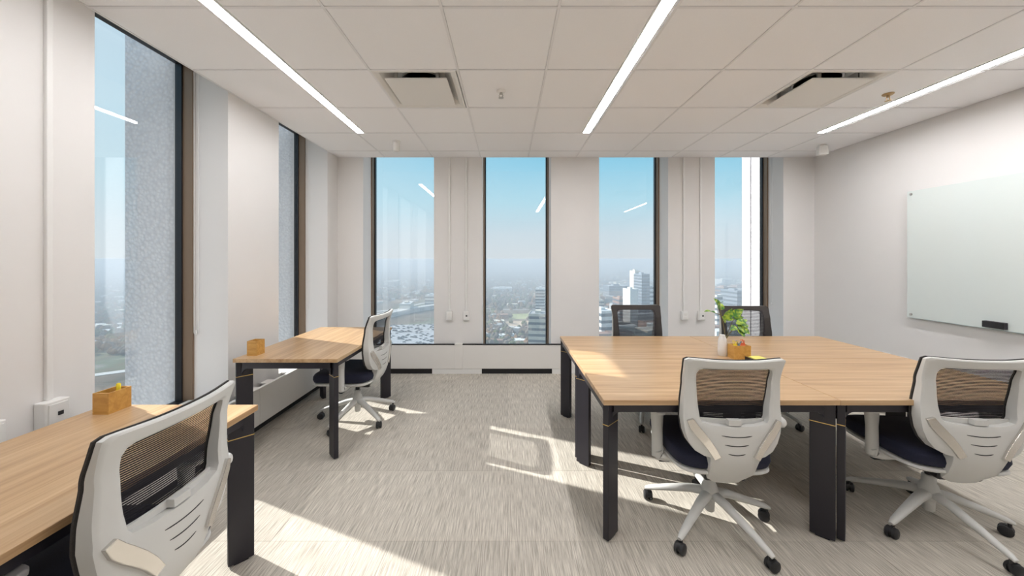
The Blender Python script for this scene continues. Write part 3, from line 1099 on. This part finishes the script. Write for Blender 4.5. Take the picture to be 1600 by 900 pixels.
# (x, y, facing turn, turn of the star base in room, height change, label)
chairs = [
    (1.115, 1.960, R(-2), R(2), 0.0, 'pale grey mesh back task chair at the near side of the desk cluster, left'),
    (2.325, 1.960, R(-6), R(-18), 0.0, 'pale grey mesh back task chair at the right picture edge by the desk cluster'),
    (1.26, 3.285, R(180), R(30), 0.03, 'mesh task chair behind the desk cluster, left, its charcoal mesh facing the viewer'),
    (2.31, 3.285, R(178), R(10), 0.02, 'mesh task chair behind the desk cluster, right, beside the potted plant'),
    (-1.325, 1.185, R(91), R(20), 0.0, 'pale grey mesh back task chair closest to the viewer at the near left desk'),
    (-1.365, 3.235, R(87), R(-36), 0.0, 'pale grey mesh back task chair at the lone far left desk'),
]
for i, (x, y, rz, rb, dz, lab) in enumerate(chairs):
    c = chair0 if i == 0 else copy_tree(chair0)
    c.location = (x, y, 0)
    c.rotation_euler.z = rz
    base_of(c).rotation_euler.z = rb - rz
    tag(c, lab, 'chair', 'mesh back task chairs on white five star bases')
    if dz:
        for ch in c.children:
            if ch.name.split('.')[0] not in ('base', 'gas_piston'):
                ch.location.z = dz

# ------------------------------------------------------------------ things on the desks
def bamboo_box(x, y, rz, lab, w=0.075, d=0.10, h=0.098, name='pen_box'):
    r = empty(name, (x, y, DH), rz)
    tag(r, lab, 'pen box', 'small bamboo desk boxes')
    t = 0.006
    MB().box(-w / 2, w / 2, -d / 2, d / 2, 0, t).build('bottom', BAMBOO, r)
    for s in (-1, 1):
        MB().box(s * w / 2, s * (w / 2 - t), -d / 2, d / 2, t, h).build('side', BAMBOO, r)
        MB().box(-w / 2 + t, w / 2 - t, s * d / 2, s * (d / 2 - t), t, h).build('side', BAMBOO, r)
    return r
bamboo_box(-1.885, 1.695, 0, 'bamboo pen box with a yellow marker on the near left desk')
r = empty('marker_pen', (-1.875, 1.712, DH + 0.007), 0)
tag(r, 'yellow marker standing in the bamboo box on the near left desk', 'pen')
MB().lathe([(0.008, 0), (0.009, 0.01), (0.009, 0.085), (0.0075, 0.088)], 14).build('barrel', YEL, r, smooth=True)
MB().lathe([(0.0085, 0.088), (0.0085, 0.112), (0.005, 0.116)], 14).build('cap', YEL, r, smooth=True)
bamboo_box(-1.905, 2.69, 0, 'empty bamboo pen box on the lone far left desk', d=0.085, h=0.108)

pbx = bamboo_box(1.685, 2.585, R(90), 'bamboo pen box with coloured clips beside the vase on the desk cluster', w=0.08, d=0.12)
def clip(x, y, z, rz, mat, lab):
    r = empty('binder_clip', (x, y, z), rz)
    tag(r, lab, 'clip')
    mb = MB()
    mb.v = [(-0.016, -0.010, 0), (0.016, -0.010, 0), (0.016, 0.010, 0), (-0.016, 0.010, 0), (-0.016, -0.001, 0.022), (0.016, -0.001, 0.022), (0.016, 0.001, 0.022), (-0.016, 0.001, 0.022)]
    mb.f = [(3, 2, 1, 0), (4, 5, 6, 7), (0, 1, 5, 4), (1, 2, 6, 5), (2, 3, 7, 6), (3, 0, 4, 7)]
    mb.build('body', mat, r)
    for s in (-1, 1):
        MB().tube([(-0.010, s * 0.003, 0.020), (-0.006, s * 0.014, 0.044), (0.006, s * 0.014, 0.044), (0.010, s * 0.003, 0.020)], 0.0022, 6).build('handle', mat, r)
# the clips rest on an unseen filler block added below the rim
clip(1.650, 2.575, DH + 0.082, R(20), YEL, 'yellow clip poking out of the bamboo box beside the vase')
clip(1.682, 2.582, DH + 0.080, R(70), BLUE, 'blue grey clip in the middle of the bamboo box beside the vase')
clip(1.718, 2.598, DH + 0.086, R(-15), RED, 'orange red clip at the right end of the bamboo box beside the vase')
MB().box(-0.033, 0.033, -0.052, 0.052, 0.0065, 0.078).build('hidden_filler', BAMBOO, pbx)

r = empty('note_holder', (1.765, 2.52, DH), R(4))
tag(r, 'small black note holder with yellow pad on the desk cluster', 'note holder')
MB().box(-0.062, 0.062, -0.042, 0.042, 0, 0.008).build('tray', BPLAST, r, bevel=0.002)
MB().box(-0.062, -0.056, -0.042, 0.042, 0.008, 0.024).build('lip', BPLAST, r)
o = MB().box(-0.038, 0.050, -0.038, 0.038, 0, 0.016).build('note_pad', YPAP, loc=(1.765, 2.52, DH + 0.0085), rz=R(4), bevel=0.001)
tag(o, 'yellow sticky note pad on the black holder behind the near chair', 'note pad')

# vase and cutting
PX, PY = 1.607, 2.655
r = empty('bud_vase', (PX, PY, DH))
tag(r, 'slim white ceramic vase in the middle of the desk cluster', 'vase')
MB().lathe([(0.026, 0), (0.031, 0.006), (0.032, 0.05), (0.031, 0.10), (0.026, 0.128), (0.018, 0.146), (0.016, 0.152), (0.013, 0.152), (0.012, 0.13)], 28).build('body', CERAM, r, smooth=True)
MB().lathe([(0.0178, 0.150), (0.019, 0.154), (0.016, 0.156)], 24).build('rim', CERAM, r, smooth=True)
r = empty('plant_cutting', (PX, PY, DH + 0.13))
tag(r, 'leafy green and yellow plant cutting standing in the white vase', 'plant')
def px2(x, y, dy=0.0):       # a spot seen at a pixel, at the plant's distance
    Y = PY + dy
    return Vector(((x - 793) / F * Y - PX, dy, CZ - (y - 405) / F * Y - DH - 0.13))
stems = [
    [(1134, 530, 0), (1130, 505, -.01), (1126, 488, -.01), (1124, 470, -.01)],
    [(1134, 530, 0), (1141, 510, .01), (1147, 497, .02)],
    [(1134, 530, 0), (1144, 516, -.02), (1158, 508, -.03)],
    [(1126, 492, -.01), (1120, 490, -.03), (1110, 486, -.03)],
]
for st in stems:
    pts = [px2(*p) for p in st]
    MB().tube(pts, [0.0032, 0.0028, 0.0024, 0.002][:len(pts)], 7).build('stem', STEM, r, smooth=True)
def leaf(base, tip, wd, up=(0, -0.75, 0.6), curl=0.15, fold=0.18):
    b, t = px2(*base), px2(*tip)
    ax = t - b
    L = ax.length
    ax.normalize()
    side = ax.cross(Vector(up)).normalized()
    nrm = side.cross(ax).normalized()
    mb = MB()
    prof = [(0, 0.02), (0.10, 0.55), (0.22, 0.88), (0.38, 1.0), (0.55, 0.90), (0.72, 0.62), (0.88, 0.28), (1.0, 0.02)]
    for th in (0.0, -0.0012):
        for f, wf in prof:
            c = b + ax * (L * f) + nrm * (curl * L * (f - f * f) * 1.5 + th)
            for s in (-1, -0.5, 0, 0.5, 1):
                mb.v.append(tuple(c + side * (s * wf * wd / 2) + nrm * (abs(s) * fold * wf * wd / 2)))
    n = len(prof) * 5
    for i in range(len(prof) - 1):
        for k in range(4):
            q = i * 5 + k
            mb.f.append((q, q + 1, q + 6, q + 5))
            mb.f.append((n + q + 5, n + q + 6, n + q + 1, n + q))
    mb.build('leaf', LEAF, r, smooth=True)
leaf((1125, 480, -.01), (1115, 466, -.03), 0.05)
leaf((1124, 474, -.01), (1130, 472, -.05), 0.04)
leaf((1125, 484, -.01), (1128, 474, .02), 0.05)
leaf((1111, 486, -.03), (1100, 487, -.03), 0.03, up=(0, -0.3, 1))
leaf((1111, 486, -.03), (1118, 489, -.06), 0.025, up=(0, -0.3, 1))
leaf((1133, 500, -.02), (1144, 482, -.04), 0.055)
leaf((1144, 494, .02), (1162, 483, -.02), 0.060)
leaf((1146, 497, .02), (1162, 496, .00), 0.055)
leaf((1134, 504, -.01), (1128, 494, -.03), 0.05)
leaf((1137, 500, -.02), (1146, 500, -.06), 0.05)
leaf((1150, 506, -.03), (1168, 500, -.02), 0.045)
leaf((1152, 508, -.03), (1172, 522, -.05), 0.075)
leaf((1155, 506, -.03), (1170, 510, -.01), 0.055)
leaf((1150, 510, -.03), (1141, 516, -.05), 0.045)
leaf((1154, 512, -.03), (1163, 527, -.07), 0.055)

# ------------------------------------------------------------------ the town below
H = 112.0
GZ = CZ - H
g = MB().box(-26000, 26000, -26000, 26000, GZ - 5, GZ).build('ground', ground_mat())
tag(g, 'hazy plain of fields, woods and town far below the windows', 'ground', kind='structure')
def gp(x, y):                # ground spot seen at a pixel
    Y = H * F / (y - 405.0)
    return ((x - 793) / F * Y, Y)
ASPH = flat('pale_asphalt', (0.36, 0.35, 0.35), 0.95)
ROADM = flat('road_concrete', (0.60, 0.58, 0.55), 0.95)
DECK = flat('shaded_deck_side', (0.25, 0.29, 0.30), 0.9)
CREAM = flat('cream_stone', (0.74, 0.68, 0.58), 0.9, noise=0.05, nscale=0.3)
WBLD = flat('white_render', (0.80, 0.79, 0.76), 0.9)
GBLD = flat('blue_grey_cladding', (0.24, 0.28, 0.33), 0.7)
BRICK = flat('brown_brick', (0.34, 0.20, 0.15), 0.9, noise=0.15, nscale=0.5)
ROOF = flat('pale_roof_membrane', (0.66, 0.66, 0.66), 0.95)
ROOFD = flat('grey_roof_membrane', (0.36, 0.37, 0.38), 0.95)
WINB = flat('tinted_window_band', (0.10, 0.13, 0.16), 0.3)

def building(x0, x1, yt, yb, depth, wall, roof, lab, bands=0, rz=0.0, name='office_building'):
    """x0..x1, yt..yb: where it is seen; it stands on the ground at that distance"""
    cx, Y = gp((x0 + x1) / 2, yb)
    wd = (x1 - x0) / F * Y
    ht = (yb - yt) / F * Y
    r = empty(name, (cx, Y + depth / 2, GZ), rz)
    tag(r, lab, 'building', 'town buildings seen through the far windows')
    MB().box(-wd / 2, wd / 2, -depth / 2, depth / 2, 0, ht).build('walls', wall, r)
    rf = MB().box(-wd / 2 + .5, wd / 2 - .5, -depth / 2 + .5, depth / 2 - .5, ht, ht + 0.3).build('roof', roof, r)
    for (a, b, c, d) in ((-wd / 2, wd / 2, -depth / 2, -depth / 2 + .5), (-wd / 2, wd / 2, depth / 2 - .5, depth / 2), (-wd / 2, -wd / 2 + .5, -depth / 2, depth / 2), (wd / 2 - .5, wd / 2, -depth / 2, depth / 2)):
        MB().box(a, b, c, d, ht, ht + 1.1).build('parapet', wall, rf)
    MB().box(-wd * 0.18, wd * 0.12, -depth * 0.15, depth * 0.2, ht + .3, ht + 3.4).build('plant_room', wall, rf)
    for i in range(bands):
        z = ht * (i + 0.5) / bands
        h = ht / bands * 0.22
        MB().box(-wd / 2 - .1, wd / 2 + .1, -depth / 2 - .1, depth / 2 + .1, z - h, z + h).build('window_band', WINB, r)
    return r
building(621, 638, 476, 489, 60, CREAM, ROOF, 'low cream warehouse beyond the raised road in the first far window', 0, R(8), 'warehouse')
building(664, 678, 462, 478, 40, WBLD, ROOF, 'pale low building beside the road in the first far window', 3)
building(600, 616, 440, 449, 90, CREAM, ROOF, 'distant pale block near the horizon in the first far window', 0)
building(839, 853, 452, 508, 28, WBLD, ROOF, 'tall white office building at the right of the second far window', 12, R(-10))
building(829, 858, 492, 556, 30, CREAM, ROOFD, 'near flat roofed building low in the second far window', 7, R(-10))
building(770, 800, 451, 456, 80, WBLD, ROOF, 'long low white shed near the horizon in the second far window', 0)
building(950, 983, 447, 472, 45, GBLD, ROOF, 'long blue grey office block in the third far window', 7, R(6))
building(983, 996, 453, 520, 26, WBLD, ROOF, 'white tower block in front in the third far window', 0, R(6))
building(991, 999, 424, 500, 22, CREAM, ROOF, 'tallest slim pale tower in the third far window', 0, R(6), 'tower')
building(1001, 1014, 429, 505, 30, GBLD, ROOF, 'blue grey tower right of the slim pale tower', 16, R(6), 'tower')
building(934, 958, 487, 540, 40, WBLD, ROOF, 'near white flat roofed building low in the third far window', 5, R(12))
building(935, 944, 470, 500, 24, CREAM, ROOF, 'cream building at the left edge of the third far window', 6)
building(966, 980, 467, 505, 30, BRICK, ROOF, 'brown brick building below the blue grey block', 6, R(5))
building(1012, 1022, 447, 500, 24, WBLD, ROOF, 'white block at the right edge of the third far window', 8)
building(1126, 1150, 449, 472, 40, BRICK, ROOF, 'brick building with pale roof in the fourth far window', 4, R(14))
building(1117, 1127, 462, 530, 30, WBLD, ROOF, 'near white block at the left edge of the fourth far window', 8, R(10))
building(1148, 1166, 455, 500, 40, GBLD, ROOFD, 'blue grey block at the right of the fourth far window', 7, R(10))
building(1128, 1148, 437, 446, 60, WBLD, ROOF, 'distant white block near the horizon in the fourth far window', 0)

def road(name, pts, wd, z, mat, lab, thick=0.3, cat='road'):
    mb = MB()
    P = [Vector((*gp(*p), 0)) for p in pts]
    n = len(P)
    for zz in (z - thick, z):
        for i, p in enumerate(P):
            d = (P[min(i + 1, n - 1)] - P[max(i - 1, 0)]).normalized()
            s = Vector((-d.y, d.x, 0)) * wd / 2
            mb.v += [tuple(p + s + Vector((0, 0, GZ + zz))), tuple(p - s + Vector((0, 0, GZ + zz)))]
    m = 2 * n
    for i in range(n - 1):
        a, b, c, d = 2 * i, 2 * i + 1, 2 * i + 3, 2 * i + 2
        mb.f += [(a, d, c, b), (m + a, m + b, m + c, m + d), (a, b, m + b, m + a)[::1], (a, m + a, m + d, d), (b, c, m + c, m + b)]
    o = mb.build(name, mat)
    tag(o, lab, cat)
    return o
road('raised_road', [(560, 505), (600, 497), (640, 488), (678, 482), (720, 478)], 20, 9, ROADM, 'raised concrete motorway crossing the first far window', 9)
road('street', [(560, 489), (620, 484), (660, 474), (700, 470)], 12, 0.4, ROADM, 'pale street behind the raised motorway')
road('street', [(740, 508), (790, 510), (840, 513), (880, 514)], 12, 0.4, ROADM, 'pale street crossing the second far window')
road('street', [(740, 482), (800, 484), (870, 483)], 14, 0.4, ASPH, 'grey street farther off in the second far window')
road('street', [(60, 600), (150, 586), (210, 578), (280, 572)], 11, 0.4, ROADM, 'pale highway seen in the near left window')
road('river', [(60, 520), (150, 503), (200, 498), (260, 500)], 60, 0.3, flat('pale_river_water', (0.55, 0.58, 0.58), 0.25), 'wide pale river seen in the near left window', 0.2, 'river')
road('street', [(1100, 520), (1130, 497), (1165, 470), (1200, 455)], 16, 0.4, ROADM, 'pale street running away in the fourth far window')
# parking lot with cars
a, b, c, d = gp(590, 545), gp(690, 545), gp(690, 506), gp(590, 509)
mb = MB().prism([a, b, c, d], GZ + 0.05, GZ + 0.3)
o = mb.build('parking_lot', flat('pale_parking_asphalt', (0.42, 0.42, 0.43), 0.95, noise=0.1, nscale=0.05))  # the lot's own pale asphalt, mottled at random
tag(o, 'large pale parking lot in the first far window', 'parking lot')
mb = MB()
for i in range(17):
    for j in range(26):
        if random.random() < 0.6:
            continue
        fu, fv = (j + 0.5) / 26, (i + 0.5) / 17
        x = (a[0] * (1 - fu) + b[0] * fu) * (1 - fv) + (d[0] * (1 - fu) + c[0] * fu) * fv
        y = (a[1] * (1 - fu) + b[1] * fu) * (1 - fv) + (d[1] * (1 - fu) + c[1] * fu) * fv
        x += random.uniform(-1, 1)
        y += random.uniform(-3, 3)
        mb.rbox((x, y, GZ + 0.75), (1.9, 4.4, 0.8), 1.3)
        mb.rbox((x, y, GZ + 1.45), (1.7, 2.4, 0.6), 1.3, 0.8)
o = mb.build('parked_cars', flat('car_paint', (0.12, 0.125, 0.14), 0.5, noise=0.6, nscale=0.12))
tag(o, 'many tiny parked cars on the pale lot in the first far window', 'cars', kind='stuff')
# field
o = MB().prism([gp(795, 499), gp(850, 498), gp(850, 489), gp(795, 491)], GZ + 0.05, GZ + 0.25).build('sports_field', flat('dry_green_grass', (0.36, 0.38, 0.16), 1.0))
tag(o, 'dry green field in the second far window', 'field')
o = MB().prism([gp(790, 511), gp(835, 510), gp(835, 501), gp(790, 502)], GZ + 0.05, GZ + 0.25).build('bare_plot', flat('tan_earth', (0.55, 0.42, 0.30), 1.0, noise=0.2, nscale=0.05))
tag(o, 'bare tan building plot in the second far window', 'plot')

# houses and trees too many and too far to count
HCOLS = [WBLD, CREAM, BRICK, ROOFD, ROOF]
hm = [MB() for _ in HCOLS]
tm = [MB() for _ in range(3)]
TCOL = [flat('russet_tree_crown', (0.26, 0.14, 0.065), 1.0), flat('bare_grey_brown_crown', (0.17, 0.135, 0.11), 1.0), flat('dull_green_crown', (0.12, 0.14, 0.06), 1.0)]
def crown(mb, x, y, r_, h):
    b = len(mb.v)
    n = 6
    a0 = random.random() * 6
    for rr, z in ((0.75, 0.15), (1.0, 0.5), (0.55, 0.85)):
        for k in range(n):
            t = a0 + 2 * math.pi * k / n
            q = r_ * rr * random.uniform(0.85, 1.15)
            mb.v.append((x + q * math.cos(t), y + q * math.sin(t), GZ + h * z))
    mb.v.append((x, y, GZ + h))
    for i in range(2):
        for k in range(n):
            j = (k + 1) % n
            mb.f.append((b + i * n + k, b + i * n + j, b + (i + 1) * n + j, b + (i + 1) * n + k))
    for k in range(n):
        mb.f.append((b + 2 * n + k, b + 2 * n + (k + 1) % n, b + 3 * n))
VIEWS = [(580, 690, 1.0), (750, 865, 1.0), (925, 1030, 1.1), (1105, 1180, 0.8), (110, 230, 0.7), (690, 750, 0.15), (865, 925, 0.15), (1030, 1105, 0.15), (430, 480, 0.1)]
for x0, x1, wgt in VIEWS:
    town = x0 > 900
    for _ in range(int(2600 * wgt)):
        yy = 405 + 150 ** random.uniform(0.42, 1.0)
        x, y = gp(random.uniform(x0, x1), yy)
        if 583 < 793 + x / y * F < 695 and yy > 470:
            continue
        if 785 < 793 + x / y * F < 856 and 484 < yy < 514 and random.random() < 0.9:
            continue
        s = random.uniform(0.8, 1.3) * (1 + y / 9000)
        crown(tm[random.choice((0, 1, 1, 2))], x, y, 4.0 * s, 8 * s)
    for _ in range(int((420 if town else 170) * wgt)):
        yy = 405 + 140 ** random.uniform(0.5, 1.0)
        x, y = gp(random.uniform(x0, x1), yy)
        if 583 < 793 + x / y * F < 695 and yy > 474:
            continue
        if 785 < 793 + x / y * F < 856 and 484 < yy < 514:
            continue
        s = random.uniform(0.6, 1.5) * (1.5 if town else 1.0)
        hh = random.choice((5, 6, 8, 12 if town else 7, 20 if town else 6))
        hm[random.randrange(5)].rbox((x, y, GZ + hh / 2), (16 * s, 12 * s, hh), random.choice((0.1, 0.3, 1.2)))
for mb, m, nm in zip(hm, HCOLS, ('white', 'cream', 'brown brick', 'grey', 'pale grey')):
    tag(mb.build('town_houses', m), 'countless tiny %s houses spread over the hazy town' % nm, 'houses', kind='stuff')
for mb, m, nm in zip(tm, TCOL, ('russet', 'bare brown', 'dull green')):
    tag(mb.build('tree_canopy', m), 'countless distant %s tree crowns across the plain' % nm, 'trees', kind='stuff')

# haze lying over the plain
hz = bpy.data.materials.new('ground_haze')
hz.use_nodes = True
t = hz.node_tree
t.nodes.clear()
ho = t.nodes.new('ShaderNodeOutputMaterial')
vs = t.nodes.new('ShaderNodeVolumeScatter')
vs.inputs['Color'].default_value = (0.80, 0.85, 0.90, 1)
vs.inputs['Density'].default_value = HAZE_DENSITY
vs.inputs['Anisotropy'].default_value = 0.0
va = t.nodes.new('ShaderNodeVolumeAbsorption')
va.inputs['Color'].default_value = (0.80, 0.85, 0.90, 1)
va.inputs['Density'].default_value = HAZE_DENSITY
ad = t.nodes.new('ShaderNodeAddShader')
t.links.new(vs.outputs[0], ad.inputs[0])
t.links.new(va.outputs[0], ad.inputs[1])
t.links.new(ad.outputs[0], ho.inputs['Volume'])
HZT = CZ + 1
o = MB().box(-25500, 25500, 170, 25500, GZ - 2, HZT).build('haze', hz)
tag(o, 'pale blue haze over the plain beyond the far windows', 'haze', kind='stuff')
o = MB().box(-25500, -170, -25500, 169, GZ - 2, HZT).build('haze', hz)
tag(o, 'pale blue haze over the plain beyond the left windows', 'haze', kind='stuff')
